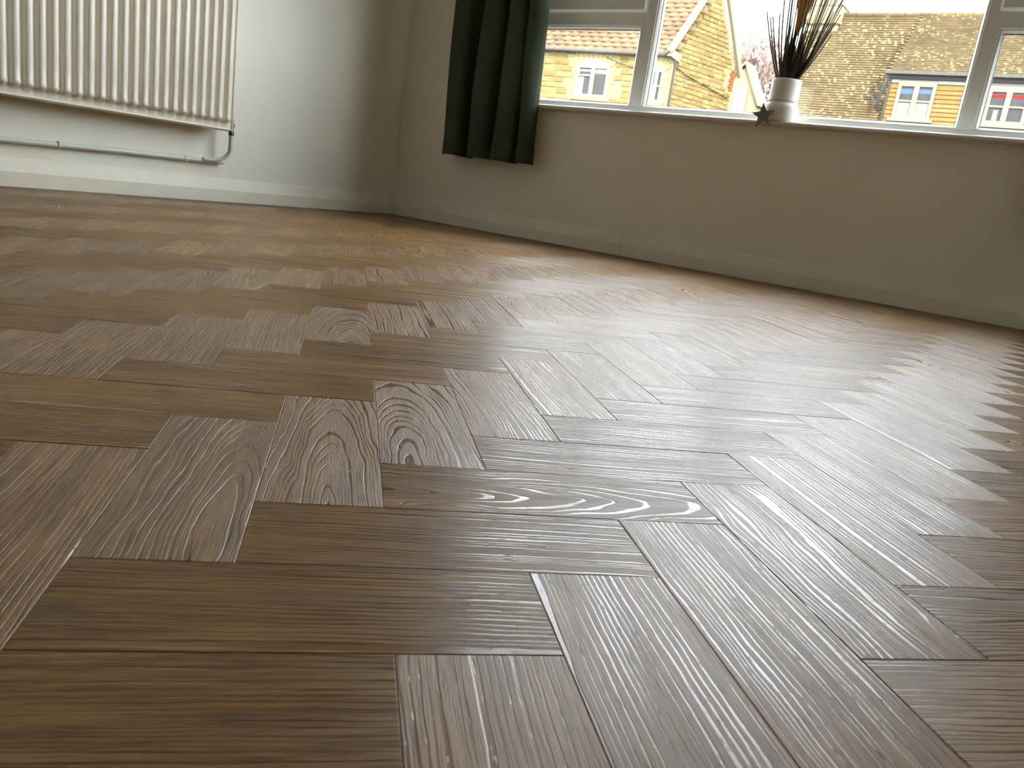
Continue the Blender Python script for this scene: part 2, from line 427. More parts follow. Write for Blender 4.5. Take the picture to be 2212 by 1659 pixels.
for k in range(-75, 76):
    for mm in range(-14, 15):
        for kind in 'HV':
            if kind == 'H': a, b = k+6*mm, k; o = lat(a, b); ux, uy = U, V
            else: a, b = k, k+1+6*mm; o = lat(a+1, b); ux, uy = V, -U
            world_poly = [o, o+ux*3*W, o+ux*3*W+uy*W, o+uy*W]
            c = sum(world_poly, Vector((0, 0)))/4
            if c.x < -.3 or c.x > RX+.3 or c.y > .3 or c.y < RY-.3: continue
            ins = all(inside(p) for p in world_poly)
            poly = world_poly if ins else clip(world_poly)
            if len(poly) < 3: continue
            loc = [Vector(((p-o).dot(ux), (p-o).dot(uy))) for p in poly]
            ar = abs(sum(loc[i].x*loc[(i+1) % len(loc)].y-loc[(i+1) % len(loc)].x*loc[i].y for i in range(len(loc))))/2
            if ar < 3e-5: continue
            cands.append((area(poly), kind, a, b, o, ux, uy, loc, ins))
cands.sort(key=lambda q: -q[0])
# grain character of the planks nearest the lens: (seed, ring centre across, ring centre along, shade)
FIX = {('V', 0, 1): (.334, .48, .10, .60), ('V', 1, 2): (.41, .55, .16, .62), ('V', -1, 0): (.905, .42, .30, .50),
       ('V', 2, 3): (.13, .80, .10, .7), ('H', 1, 1): (.217, .46, .10, .40), ('H', 0, 0): (.271, -.25, .2, .42), ('H', -1, -1): (.62, .12, .2, .35), ('H', -2, -2): (.55, -.3, .2, .3),
       ('V', 1, -4): (.153, -.10, .1, .75), ('V', 2, -3): (.47, 1.25, 1.1, .45), ('V', 3, -2): (.71, -.22, .1, .5), ('V', 4, -1): (.29, 1.15, 1., .5), ('V', 5, 0): (.83, -.3, .1, .55)}
def character(kind, a, b):
    rr = random.Random(a*7919+b*104729+(1 if kind == 'V' else 0))
    if (kind, a, b) in FIX: return FIX[(kind, a, b)]
    g = rr.uniform(.36, .62) if rr.random() < (.09 if kind == 'H' else .16) else rr.choice((rr.uniform(-.9, .25), rr.uniform(.75, 1.9)))
    return (rr.uniform(.02, .98), g, rr.choice((rr.uniform(-.3, .2), rr.uniform(.8, 1.3))), rr.uniform(.0, 1.0))
smv, smf, smu, smc = [], [], [], []
for i, (ar, kind, a, b, o, ux, uy, loc, ins) in enumerate(cands):
    ch = character(kind, a, b)
    rr = random.Random(a*31+b*17+5)
    t1, t2 = rr.uniform(-.0009, .0009), rr.uniform(-.0016, .0016)
    if i < 300 and ar > 0:
        if ins: me = pm
        else:
            v_, f_ = plank_geo(loc); me = bpy.data.meshes.new('plank'); me.from_pydata(v_, [], f_); me.materials.append(M['plank']); with_uv(me, [(q[0], q[1]) for q in v_])
        ob = bpy.data.objects.new('plank', me); COL.objects.link(ob); ob.parent = floor
        ob.matrix_basis = Matrix.Translation((o.x, o.y, -.00005)) @ Matrix.Rotation(math.atan2(ux.y, ux.x), 4, 'Z') @ Matrix.Rotation(t1, 4, 'Y') @ Matrix.Rotation(t2, 4, 'X')
        ob.color = (ch[0], ch[1], ch[2], ch[3])
    else:
        v_, f_ = plank_geo(loc); bs = len(smv)
        for q in v_:
            p = o+ux*q[0]+uy*q[1]; smv.append((p.x, p.y, q[2])); smu.append((q[0], q[1])); smc.append(ch)
        smf += [tuple(bs+k for k in f) for f in f_]
me = bpy.data.meshes.new('far_planks'); me.from_pydata(smv, [], smf); me.materials.append(M['plank']); with_uv(me, smu)
ca = me.attributes.new('pc', 'FLOAT_COLOR', 'POINT'); ca.data.foreach_set('color', [x for c in smc for x in c])
fp = bpy.data.objects.new('far_planks', me); COL.objects.link(fp); fp.parent = floor; fp['kind'] = 'stuff'
fp.color = (0, 0, 0, 0)

# ------------------------------------------------------------------ window
win = MB()
FY0, FY1 = .052, .118
def bar_x(mb, x0, x1, z0, z1, y0=FY0, y1=FY1): mb.box(x0, x1, y0, y1, z0, z1)
xl, xr = wx0, wx1
mulls = [(1.115, 1.166), (2.248, 2.291)]
bar_x(win, xl, xr, .5307, .5545); bar_x(win, xl, xr, wz1-.06, wz1)
bar_x(win, xl, xl+.05, .5545, wz1-.06); bar_x(win, xr-.05, xr, .5545, wz1-.06)
for a, b in mulls: bar_x(win, a, b, .5545, wz1-.06)
bar_x(win, xl+.05, mulls[0][0], .8455, .905); bar_x(win, mulls[1][1], xr-.05, .8455, .905)
window = tag(win.build('window_1', M['upvc'], bevel=.002), kind='structure')
def bead(x0, x1, z0, z1, w=.0125, y0=.056, y1=.078):
    """glazing bead: a sloped ring just inside an opening, mitred corners"""
    b = MB()
    O = [(x0, z0), (x1, z0), (x1, z1), (x0, z1)]; I = [(x0+w, z0+w), (x1-w, z0+w), (x1-w, z1-w), (x0+w, z1-w)]
    Mi = [(x0+w*.45, z0+w*.45), (x1-w*.45, z0+w*.45), (x1-w*.45, z1-w*.45), (x0+w*.45, z1-w*.45)]
    vs = [(x, y0, z) for x, z in O]+[(x, y0, z) for x, z in Mi]+[(x, y0+.008, z) for x, z in I]+[(x, y1, z) for x, z in I]+[(x, y1, z) for x, z in O]
    fs = []
    for r in range(4):
        for k in range(4):
            j = (k+1) % 4; fs.append((r*4+k, r*4+j, (r+1)*4+j, (r+1)*4+k))
    for k in range(4): j = (k+1) % 4; fs.append((16+k, 16+j, j, k))
    b.add(vs, fs); o = b.build('glazing_bead', M['upvc'], window); return o
def gasket(x0, x1, z0, z1, w=.0022, y=.070):
    b = MB()
    b.box(x0, x1, y, y+.006, z0, z0+w); b.box(x0, x1, y, y+.006, z1-w, z1); b.box(x0, x0+w, y, y+.006, z0+w, z1-w); b.box(x1-w, x1, y, y+.006, z0+w, z1-w)
    b.build('gasket', M['gasket'], window)
def light(x0, x1, z0, z1, w=.0115):
    bead(x0, x1, z0, z1, w); gasket(x0+w-.0002, x1-w+.0002, z0+w-.0002, z1-w+.0002)
    MB().box(x0+w-.003, x1-w+.003, .080, .084, z0+w-.003, z1-w+.003).build('pane', M['glass'], window)
light(xl+.05, mulls[0][0], .5545, .8455); light(mulls[0][1], mulls[1][0], .5545, wz1-.06); light(mulls[1][1], xr-.05, .5545, .8455)
# opening top lights: a sash proud of the frame, mitred, with its own bead and pane
for x0, x1 in ((xl+.05, mulls[0][0]), (mulls[1][1], xr-.05)):
    z0, z1 = .905, wz1-.06; e_ = .012; w = .05
    s = MB(); O = [(x0-e_, z0-e_), (x1+e_, z0-e_), (x1+e_, z1+e_), (x0-e_, z1+e_)]; I = [(x0-e_+w, z0-e_+w), (x1+e_-w, z0-e_+w), (x1+e_-w, z1+e_-w), (x0-e_+w, z1+e_-w)]
    O2 = [(x0-e_+.006, z0-e_+.006), (x1+e_-.006, z0-e_+.006), (x1+e_-.006, z1+e_-.006), (x0-e_+.006, z1+e_-.006)]
    vs = [(x, .0515, z) for x, z in O]+[(x, .036, z) for x, z in O2]+[(x, .036, z) for x, z in I]+[(x, .10, z) for x, z in I]
    s.add(vs, [(r*4+k, r*4+(k+1) % 4, (r+1)*4+(k+1) % 4, (r+1)*4+k) for r in range(3) for k in range(4)])
    s.build('sash', M['upvc'], window)
    bead(I[0][0], I[1][0], I[0][1], I[2][1], .014, .044, .078); gasket(I[0][0]+.0138, I[1][0]-.0138, I[0][1]+.0138, I[2][1]-.0138)
    MB().box(I[0][0]+.011, I[1][0]-.011, .080, .084, I[0][1]+.011, I[2][1]-.011).build('pane', M['glass'], window)
# sill board with rounded nose
nose = [(.062, .5157), (-.043, .5157), (-.048, .5172), (-.051, .5205), (-.051, .5260), (-.048, .5292), (-.043, .5307), (.062, .5307)]
sill = MB().prism([(a, b) for a, b in nose][::-1], lambda a, b, t: (t, a, b), .50, 2.93)
tag(sill.build('trim_1', M['sill']), kind='structure')

# ------------------------------------------------------------------ curtains
def curtain(name, prof, zb, zt, lean, label, hem_steps):
    root = empty(name, (prof[0][0], prof[0][1], zb)); tag(root, label, 'curtain', None)
    # smooth the fold outline (Catmull-Rom), then stack it upwards
    P = [Vector(p) for p in prof]; out = []
    for i in range(len(P)-1):
        p0, p1, p2, p3 = P[max(i-1, 0)], P[i], P[i+1], P[min(i+2, len(P)-1)]
        for k in range(8):
            t = k/8; out.append(.5*((2*p1)+(p2-p0)*t+(2*p0-5*p1+4*p2-p3)*t*t+(3*p1-p0-3*p2+p3)*t**3))
    out.append(P[-1]); n = len(out)
    def cloth(z0, z1, rows, off):
        vs = []
        for r in range(rows+1):
            z = z0+(z1-z0)*r/rows; q = (z-zb)
            for i, p in enumerate(out):
                f = i/(n-1)
                x = p.x + lean*(1-f)*0 - .012*q*(1-f) - .03*q*f*f + .004*sin(7*q+9*f); y = p.y*(1+.10*sin(3*q+f*5)) + .003*sin(11*q+f*23)
                hz = z + (.0035*sin(f*14+1)+hem_steps*f if r == 0 and off == 0 else 0)
                vs.append((x-prof[0][0], y-prof[0][1]+off, hz-zb))
        fs = [(r*n+i, r*n+i+1, (r+1)*n+i+1, (r+1)*n+i) for r in range(rows) for i in range(n-1)]
        mb = MB(); mb.add(vs, fs); return mb
    c = cloth(zb, zt, 26, 0).build('drape', M['curtain'], root, smooth=True)
    sol = c.modifiers.new('thick', 'SOLIDIFY'); sol.thickness = .0022; sol.offset = 0
    h = cloth(zb+.001, zb+.050, 3, -.0022).build('hem', M['curtain'], root, smooth=True)
    sol = h.modifiers.new('thick', 'SOLIDIFY'); sol.thickness = .0012; sol.offset = 0
    return root
curtain('curtain', [(.315, -.050), (.345, -.100), (.385, -.112), (.425, -.100), (.440, -.045), (.462, -.040), (.480, -.095), (.520, -.116), (.565, -.104), (.585, -.060), (.600, -.062), (.612, -.108), (.645, -.118), (.690, -.104), (.700, -.066), (.712, -.070), (.722, -.110), (.755, -.105), (.775, -.078), (.778, -.050)],
        .2940, 2.12, 0, 'dark green curtain hanging in folds at the left end of the window', 0.0)
curtain('curtain', [(2.525, -.050), (2.533, -.095), (2.561, -.112), (2.593, -.098), (2.609, -.050), (2.633, -.055), (2.649, -.105), (2.689, -.115), (2.721, -.100), (2.737, -.052), (2.761, -.060), (2.777, -.108), (2.809, -.115), (2.849, -.100), (2.873, -.055)],
        .2940, 2.12, 0, 'dark green curtain at the far right end of the window sill', 0.0)
rail = MB().tube([(.22, -.085, 2.13), (3.05, -.085, 2.13)], .011, 12)
rail.box(.30, .32, -.085, 0, 2.125, 2.145); rail.box(2.96, 2.98, -.085, 0, 2.125, 2.145)
ro = rail.build('curtain_pole', M['dark_metal'], smooth=True, auto=40); tag(ro, 'slim dark curtain pole above the window, carrying both green curtains', 'curtain pole')

# ------------------------------------------------------------------ radiator and pipe on the left wall
rad = empty('radiator', lw(.985, .0, .258), LANG)
tag(rad, 'cream ribbed panel radiator hung low on the left wall', 'radiator')
RW, RHt = 1.24, .60
yb, yr = .083, .0990
cols = []
pitch = .03455; x = .012
rib = [(0, 0), (.0042, 0), (.0064, .80), (.0075, 1), (.0160, .93), (.0245, 1), (.0262, .85), (.0300, .05), (.0320, 0)]
while x < RW-.04:
    for a, b in rib: cols.append((x+a, b))
    x += pitch
cols = [(0, 0)] + cols + [(RW, 0)]
rows = [(.000, 0), (.018, 0), (.0215, .45), (.027, .95), (.033, 1.12), (.040, 1.0)] + [(.04+k*.052, 1.0) for k in range(1, 10)]
rows += [(RHt-.040, 1.0), (RHt-.033, 1.12), (RHt-.027, .95), (RHt-.0215, .45), (RHt-.018, 0), (RHt, 0)]
vs = [(cx, yb + (yr+.004-yb)*cb*rb, rz) for rz, rb in rows for cx, cb in cols]; n = len(cols)
fm = MB(); fm.add(vs, [(r*n+i+1, r*n+i, (r+1)*n+i, (r+1)*n+i+1) for r in range(len(rows)-1) for i in range(n-1)])
fo = fm.build('front_panel', M['radiator'], rad, smooth=True)
# rolled edge round the panel, side covers, back panel, lower seam
ed = MB()
ed.box(-.002, RW+.002, .080, .0875, -.004, .0005); ed.box(-.002, RW+.002, .080, .0875, RHt-.0005, RHt+.004)
ed.box(-.003, .0008, .080, .0885, -.004, RHt+.004); ed.box(RW-.0008, RW+.003, .080, .0885, -.004, RHt+.004)
ed.build('edge_seam', M['radiator'], rad, bevel=.0012)
MB().box(.004, RW-.004, .074, .0795, -.008, RHt-.004).build('inner_panel', M['radiator'], rad, bevel=.001)
MB().box(.035, RW-.035, .030, .036, -.006, RHt-.004).build('back_panel', M['radiator'], rad, bevel=.001)
MB().box(.0, .003, .030, .080, .012, RHt-.003).build('side_cover', M['radiator'], rad, bevel=.0008)
MB().box(RW-.003, RW, .030, .080, .012, RHt-.003).build('side_cover', M['radiator'], rad, bevel=.0008)
for sx in (.13, 1.08):
    MB().box(sx, sx+.03, .0, .032, -.015, .14).build('bracket', M['radiator'], rad, bevel=.001)
vl = MB().lathe([(.0, -.001), (.008, 0), (.008, .014), (.011, .015), (.011, .026), (.007, .028), (.007, .040), (.0, .041)], (-.022, .055, -.006), 20)
vo = vl.build('valve', M['brass'], rad, smooth=True, auto=35)
MB().tube([(-.022, .055, .012), (.004, .055, .012)], .0065, 14).build('valve_tail', M['dark_metal'], vo, smooth=True, auto=35)
MB().lathe([(.0095, 0), (.0105, .003), (.0105, .012), (.0095, .015), (0, .015)], (-.022, .055, -.020), 6).build('compression_nut', M['dark_metal'], vo)

pipe = empty('heating_pipe', lw(.95, .0, .135), LANG)
tag(pipe, 'pale green painted heating pipe bending up to the radiator valve above the skirting', 'pipe')
zz = 0.0
MB().tube([(.012, .016, zz+.006), (.40, .016, zz+.003), (1.0, .016, zz-.009), (3.2, .016, zz-.02)], .0078, 14).build('pipe_run', M['pipe'], pipe, smooth=True, auto=60)
pts = [(.013, .055, .106)] ; pts += [(.013, .055, .070), (.013, .054, .052)]
for k in range(1, 9):
    t = k/8*pi/2; pts.append((.013+.045*(1-cos(t)), .054-.024*(k/8), .052-.040*sin(t)))
pts.append((.075, .028, .0115)); pts.append((.10, .024, .0105))
MB().tube(pts, .0075, 14).build('riser', M['pipe'], pipe, smooth=True, auto=60)
for sx in (.165, .595, 1.35):
    z_ = .0045 if sx < .3 else (.0 if sx < 1 else -.011)
    k = MB().tube([(sx-.006, .016, z_), (sx+.006, .016, z_)], .0102, 16); k.box(sx-.006, sx+.006, .0, .010, z_-.006, z_+.006)
    k.build('pipe_clip', M['clip'], pipe, smooth=True, auto=40)

# ------------------------------------------------------------------ vase, dried grasses, star on the sill
VX, VY, VZ = 1.7145, .0005, .5307
vase = MB().lathe([(0, 0), (.050, 0), (.0555, .003), (.0575, .012), (.0578, .040), (.0565, .050), (.0520, .0565), (.0488, .060), (.0478, .066), (.0480, .120), (.0485, .131), (.0478, .1355), (.0462, .1365), (.0445, .1345), (.0440, .120), (.0440, .012), (0, .010)], (0, 0, 0), 48)
vo = vase.build('vase', M['vase'], smooth=True, auto=50); vo.location = (VX, VY, VZ)
tag(vo, 'off-white ceramic vase with a waisted neck on the window sill', 'vase')

def plain(name, a, b, rough=.8):
    t = NT(name); p = t.obj(); t.bsdf(t.mix(t.noise(p, 60., 3), a, b), rough); return t.m
M['stem'] = plain('dry stem', c4(.06, .045, .022), c4(.16, .12, .06))
M['stem_dark'] = plain('dark seed head', c4(.016, .011, .010), c4(.035, .024, .020))
M['leaf'] = plain('orange dried petal', c4(.50, .22, .04), c4(.62, .34, .08), .6)
M['leaf_red'] = plain('red petal base', c4(.40, .10, .06), c4(.55, .20, .08), .6)
bq = empty('dried_grasses', (VX, VY, VZ+.07)); tag(bq, 'spray of dried dark grasses and one orange flower standing in the vase', 'dried flowers')
rg = random.Random(3)
def stem(tx, tz, ty, r0=.0027, r1=.0016, bow=.0, name='stem', mat='stem', bx=None):
    b0 = Vector((bx if bx is not None else rg.uniform(-.012, .012), rg.uniform(-.012, .012), -.05)); mth = Vector((max(-.034, min(.034, tx*.32)), ty*.25, .066)); tip = Vector((tx, ty, tz-(VZ+.07)))
    pts = [b0, mth]
    for k in range(1, 7):
        t = k/6; p = mth.lerp(tip, t); p.x += bow*sin(pi*t); pts.append(p)
    rs = [r0]*2+[r0+(r1-r0)*k/6 for k in range(1, 7)]
    return MB().tube(pts, rs, 6).build(name, M[mat], bq, smooth=True)
for tx, tz in ((-.112, .878), (-.104, .868), (-.085, .862), (-.068, .872), (-.092, .815), (-.062, .93), (-.052, .99)):
    stem(tx, tz, rg.uniform(-.02, .03), .0034, .0024, bow=-.004)
for tx, tz in ((.118, .846), (.108, .862), (.125, .872), (.098, .885), (.120, .905), (.100, .93), (.088, .95), (.105, .955), (.112, .81), (.095, .835), (.13, .965), (.075, .98)):
    stem(tx, tz, rg.uniform(-.02, .03), bow=.003)
for k in range(16):
    stem(rg.uniform(-.045, .085), rg.uniform(.93, 1.12), rg.uniform(-.04, .04), bow=rg.uniform(-.005, .005))
# dark seed heads at the foot of the spray, each drawn out into a bristle
for tx, tz, r in ((-.026, .800, .011), (-.016, .785, .012), (-.003, .795, .012), (.012, .780, .012), (.024, .790, .010), (.036, .780, .009), (.012, .755, .014), (.048, .770, .008), (.060, .750, .007), (-.008, .760, .014), (-.012, .83, .007), (.03, .82, .007)):
    ty = rg.uniform(-.012, .012); b0 = Vector((tx*.25, ty, -.01)); mth = Vector((tx*.45, ty, .062)); tip = Vector((tx*1.0, ty*1.3, tz-(VZ+.07)))
    far = tip+(tip-mth).normalized()*.20
    MB().tube([b0, mth, mth.lerp(tip, .35), mth.lerp(tip, .75), tip, tip.lerp(far, .3), far], [.002, r*.9, r, r*.62, r*.30, .0016, .0009], 8).build('seed_head', M['stem_dark'], bq, smooth=True)
fb = Vector((.000, 0, .805-(VZ+.07))); ft = Vector((.022, 0, 1.09-(VZ+.07)))
fl = empty('flower'); fl.parent = bq
MB().tube([(0, 0, -.04), (-.002, 0, .10), fb], .0016, 8).build('flower_stem', M['stem'], fl, smooth=True)
for k in range(5):
    a = 2*pi*k/5; off = Vector((cos(a), sin(a), 0))
    pts = [fb+off*.001, fb.lerp(ft, .12)+off*.006, fb.lerp(ft, .35)+off*.014, fb.lerp(ft, .7)+off*.018, ft+off*.006]
    MB().tube(pts, [.0015, .006, .012, .012, .001], 8).build('petal', M['leaf_red'] if k == 2 else M['leaf'], fl, smooth=True)

st = MB(); star2 = []
SC = (1.680, .5425); RR = .0395
for k in range(10):
    a = RAD(90+9) + k*pi/5; r = RR if k % 2 == 0 else RR*.42
    star2.append((r*cos(a), r*sin(a)))
n = 10
vs = [(x, -.0055, z) for x, z in star2]+[(x, .0055, z) for x, z in star2]+[(0, -.0085, 0), (0, .0055, 0)]
fs = [(k, (k+1) % n, 20) for k in range(n)]+[((k+1) % n+n, k+n, 21) for k in range(n)]+[((k+1) % n, k, k+n, (k+1) % n+n) for k in range(n)]
st.add(vs, fs); so = st.build('star_ornament', M['star']); so.location = (SC[0], -.0635, SC[1])
tag(so, 'small weathered grey wooden star hanging in front of the vase', 'ornament')
tw = []
for k in range(25):
    a = -pi/2-.55+2*pi*k/24; tw.append((VX+.0492*cos(a)-SC[0], VY+.0492*sin(a)+.0635, .5965-SC[1]))
top = Vector((RR*cos(RAD(99)), -.002, RR*sin(RAD(99))))
tb = MB().tube(tw, .0008, 6); tb.tube([top+Vector((0, .002, -.003)), Vector(tw[0])], .0008, 6); tb.build('twine', M['twine'], so, smooth=True)

# ------------------------------------------------------------------ outside: street
tag(MB().box(-60, 60, .3, 80, -.55, -.35).build('ground', M['asphalt']), kind='structure')

def win2x2(parent, xf, x0, x1, z0, z1, fm_, panes, fw=.075, arch=0, cross=True, top_light=False):
    """casement window in facade coordinates; xf(s, out, z) -> world"""
    xm = (x0+x1)/2; f = MB()
    def bx(a, b, c, d, o0, o1, mb=f):
        mb.add([xf(a, o0, c), xf(b, o0, c), xf(b, o1, c), xf(a, o1, c), xf(a, o0, d), xf(b, o0, d), xf(b, o1, d), xf(a, o1, d)], [(0,3,2,1),(4,5,6,7),(0,1,5,4),(1,2,6,5),(2,3,7,6),(3,0,4,7)])
    bx(x0, x1, z0, z0+fw, 0, .05); bx(x0, x1, z1-fw, z1, 0, .05); bx(x0, x0+fw, z0+fw, z1-fw, 0, .05); bx(x1-fw, x1, z0+fw, z1-fw, 0, .05)
    bx(xm-fw*.75, xm+fw*.75, z0+fw, z1-fw, 0, .055)
    zm = (z0+z1)/2+(.18*(z1-z0) if top_light else 0)
    if cross:
        bx(x0+fw, xm-fw*.75, zm-.02, zm+.02, 0, .045)
        if not top_light: bx(xm+fw*.75, x1-fw, zm-.02, zm+.02, 0, .045)
    o = f.build('window', fm_, parent)
    rects = [(x0+fw, xm-fw*.75, z0+fw, zm-.02), (x0+fw, xm-fw*.75, zm+.02, z1-fw)]
    rects += [(xm+fw*.75, x1-fw, z0+fw, z1-fw)] if top_light else [(xm+fw*.75, x1-fw, z0+fw, zm-.02), (xm+fw*.75, x1-fw, zm+.02, z1-fw)]
    for i, r in enumerate(rects):
        mb = MB(); bx(r[0], r[1], r[2], r[3], -.012, .006, mb); mb.build('pane', M['dark_pane'], o)
        for (kind, u0, u1, w0, w1) in panes:
            if kind[1] == i:
                mb = MB(); a = r[0]+(r[1]-r[0])*u0; b = r[0]+(r[1]-r[0])*u1; c = r[2]+(r[3]-r[2])*w0; d = r[2]+(r[3]-r[2])*w1
                bx(a, b, c, d, .007, .012, mb); mb.build(kind[0], M[kind[2]], o)
    return o

box_idx = [(0,3,2,1),(4,5,6,7),(0,1,5,4),(1,2,6,5),(2,3,7,6),(3,0,4,7)]
stone_protos = []
for k in range(6):
    rr = random.Random(50+k); mb = MB()
    j = lambda a: a+rr.uniform(-.06, .06)
    fr_ = [(j(-.5), -.5), (j(.5), -.5), (j(.5), .5), (j(-.5), .5)]
    vs = [(x, 0, z) for x, z in ((-.5, -.5), (.5, -.5), (.5, .5), (-.5, .5))]+[(x*.98, .6, z*.94) for x, z in ((-.5, -.5), (.5, -.5), (.5, .5), (-.5, .5))]+[(x*.88, 1., z*.80) for x, z in fr_]
    mb.add(vs, [(r*4+(q+1) % 4, r*4+q, (r+1)*4+q, (r+1)*4+(q+1) % 4) for r in range(2) for q in range(4)]+[(11, 10, 9, 8)])
    stone_protos.append(mb.mesh('stone', M['stone']))
def put_stone(parent, xf_m, s, z, w, h, d, mesh, name='stone'):
    """xf_m: 4x4 facade frame (x along, y outwards, z up)"""
    o = bpy.data.objects.new(name, mesh); COL.objects.link(o); o.parent = parent
    o.matrix_basis = parent_inv[parent.name] @ xf_m @ Matrix.Translation((s, 0, z)) @ Matrix.Diagonal((w, d, h, 1))
    return o
parent_inv = {}
def courses(parent, fm_, z0, z1, hrow, wavg, test, seed, dmax=.03, limit=300):
    rr = random.Random(seed); z = z0; k = 0; spans = []
    while z < z1:
        h = hrow*rr.uniform(.85, 1.15); s0, s1 = test(None, z+h/2)
        s = s0+rr.uniform(-.5, 0)*wavg
        while s < s1:
            w = wavg*rr.uniform(.6, 1.45); a, b = max(s, s0), min(s+w, s1)
            if b-a > wavg*.25 and test((a, b), z+h/2) and k < limit:
                put_stone(parent, fm_, (a+b)/2, z+h/2, (b-a)-.018, h-.016, rr.uniform(.4, 1)*dmax, rr.choice(stone_protos)); k += 1
            s += w
        z += h
    return k

# --- stone house on the left with a gable end
K = Vector((-7.24, 18, 0)); a5 = RAD(5)
wdir = Vector((-cos(a5), -sin(a5), 0)); gd = Vector((.25, .968, 0)).normalized()
nF = Vector((sin(a5), -cos(a5), 0)); nG = Vector((gd.y, -gd.x, 0))        # outward normals (front, gable)
hs = empty('stone_house', (K.x, K.y, -.35)); tag(hs, 'honey stone house with a steep gable, arched window and clay tiled roof', 'house')
hinv = Matrix.Translation((-K.x, -K.y, .35)); parent_inv[hs.name] = hinv
def H(p): return hinv @ Vector(p)
def xfF(s, o, z): return H(K+wdir*s+nF*o+Vector((0, 0, z)))
def xfG(s, o, z): return H(K+gd*s+nG*o+Vector((0, 0, z)))
FL = 9.0; GS = 2.79; AP = (1.395, 6.32); EZ = 4.27
# body: front wall, gable wall as closed solid
far = wdir*FL
c0, c1 = K, K+far; g0, g1 = K+gd*GS, K+gd*GS+far
ap0 = K+gd*AP[0]; ap1 = ap0+far
def zz_(p, z): return H((p.x, p.y, z))
body = MB().add([zz_(c0, -.4), zz_(c1, -.4), zz_(g1, -.4), zz_(g0, -.4), zz_(c0, EZ), zz_(c1, EZ), zz_(g1, EZ), zz_(g0, EZ), zz_(ap0, AP[1]), zz_(ap1, AP[1])],
                [(0,1,5,4),(1,2,6,9,5),(2,3,7,6),(3,0,4,8,7),(4,5,9,8),(6,7,8,9)])
body.build('wall', M['mortar'], hs)
Fm = Matrix(((wdir.x, nF.x, 0, K.x), (wdir.y, nF.y, 0, K.y), (0, 0, 1, 0), (0, 0, 0, 1)))
Gm = Matrix(((gd.x, nG.x, 0, K.x), (gd.y, nG.y, 0, K.y), (0, 0, 1, 0), (0, 0, 0, 1)))
w1 = (1.83, 2.83, 2.96, 3.82)
w2 = (.22, .60, 2.96, 3.80)
def testF(ab, z):
    if ab is None: return (.02, 4.8)
    for w in (w1, w2):
        if ab[1] > w[0]-.13 and ab[0] < w[1]+.13 and w[2]-.12 < z < w[3]+.42: return False
    return True
courses(hs, Fm, 2.45, 4.15, .150, .27, testF, 11, .03, 150)
def testG(ab, z):
    hi = z+.05
    s0 = 0.03 if hi < EZ+.35 else (hi-4.60)/1.463+.12; s1 = GS-.03 if hi < EZ+.10 else GS-(hi-EZ-.10)/1.463-.10
    if ab is None: return (max(.03, s0), s1)
    return not (ab[1] > 2.52 and 3.75 < z < 4.35)
courses(hs, Gm, 2.75, 6.2, .122, .26, testG, 12, .035, 299)
for k in range(7):
    mb = MB(); z = 3.76+k*.083; off = .0 if k % 2 else .06
    mb.add([xfG(2.55+off, .0, z), xfG(2.785, .0, z), xfG(2.785, .03, z), xfG(2.55+off, .03, z), xfG(2.55+off, .0, z+.068), xfG(2.785, 0, z+.068), xfG(2.785, .03, z+.068), xfG(2.55+off, .03, z+.068)], [f[::-1] for f in box_idx])
    mb.build('brick', M['redbrick'], hs)
# arched window surrounds
def arch(x0, x1, z0, zs, rise, fm_, kind):
    cx, hw = (x0+x1)/2, (x1-x0)/2
    R_ = (hw*hw+rise*rise)/(2*rise); cz = zs+rise-R_
    th = math.asin(hw/R_)
    mb = MB(); N = 9
    for k in range(N):                           # voussoirs over the window
        t0 = -th*1.12+2*th*1.12*k/N; t1 = -th*1.12+2*th*1.12*(k+1)/N-.012
        q = [(cx+R_*sin(t0), cz+R_*cos(t0)), (cx+R_*sin(t1), cz+R_*cos(t1)), (cx+(R_+.22)*sin(t1), cz+(R_+.22)*cos(t1)), (cx+(R_+.22)*sin(t0), cz+(R_+.22)*cos(t0))]
        mb2 = MB().add([fm_(a, .0, b) for a, b in q]+[fm_(a, .034, b) for a, b in q], [(0,3,2,1),(4,5,6,7),(0,1,5,4),(1,2,6,5),(2,3,7,6),(3,0,4,7)])
        mb2.build('voussoir', M['dressed'], hs)
    vs = [(cx+R_*sin(-th+2*th*k/10), cz+R_*cos(-th+2*th*k/10)) for k in range(11)]
    q = [(x1, zs-.005)]+vs[::-1]+[(x0, zs-.005)]
    n_ = len(q); hb = MB().add([fm_(a, .0, b) for a, b in q]+[fm_(a, .045, b) for a, b in q], [tuple(range(n_))[::-1], tuple(range(n_, 2*n_))]+[(i, (i+1) % n_, n_+(i+1) % n_, n_+i) for i in range(n_)])
    hb.build('window_head', M['frame_white'], hs)
    for (a, b, c, d) in ((x0-.13, x0-.005, z0-.02, zs), (x1+.005, x1+.13, z0-.02, zs)):
        k = 0; z = c
        while z < d-.05:
            h = .21; o_ = .0 if k % 2 else .03
            MB().add([fm_(a-o_*(a < x0), 0, z), fm_(b, 0, z), fm_(b, .034, z), fm_(a-o_*(a < x0), .034, z), fm_(a-o_*(a < x0), 0, min(z+h-.012, d)), fm_(b, 0, min(z+h-.012, d)), fm_(b, .034, min(z+h-.012, d)), fm_(a-o_*(a < x0), .034, min(z+h-.012, d))], box_idx).build('jamb_stone', M['dressed'], hs)
            z += h; k += 1
    MB().add([fm_(x0-.12, 0, z0-.09), fm_(x1+.12, 0, z0-.09), fm_(x1+.12, .07, z0-.09), fm_(x0-.12, .07, z0-.09), fm_(x0-.12, 0, z0-.01), fm_(x1+.12, 0, z0-.01), fm_(x1+.12, .07, z0-.01), fm_(x0-.12, .07, z0-.01)], box_idx).build('window_ledge', M['dressed'], hs)
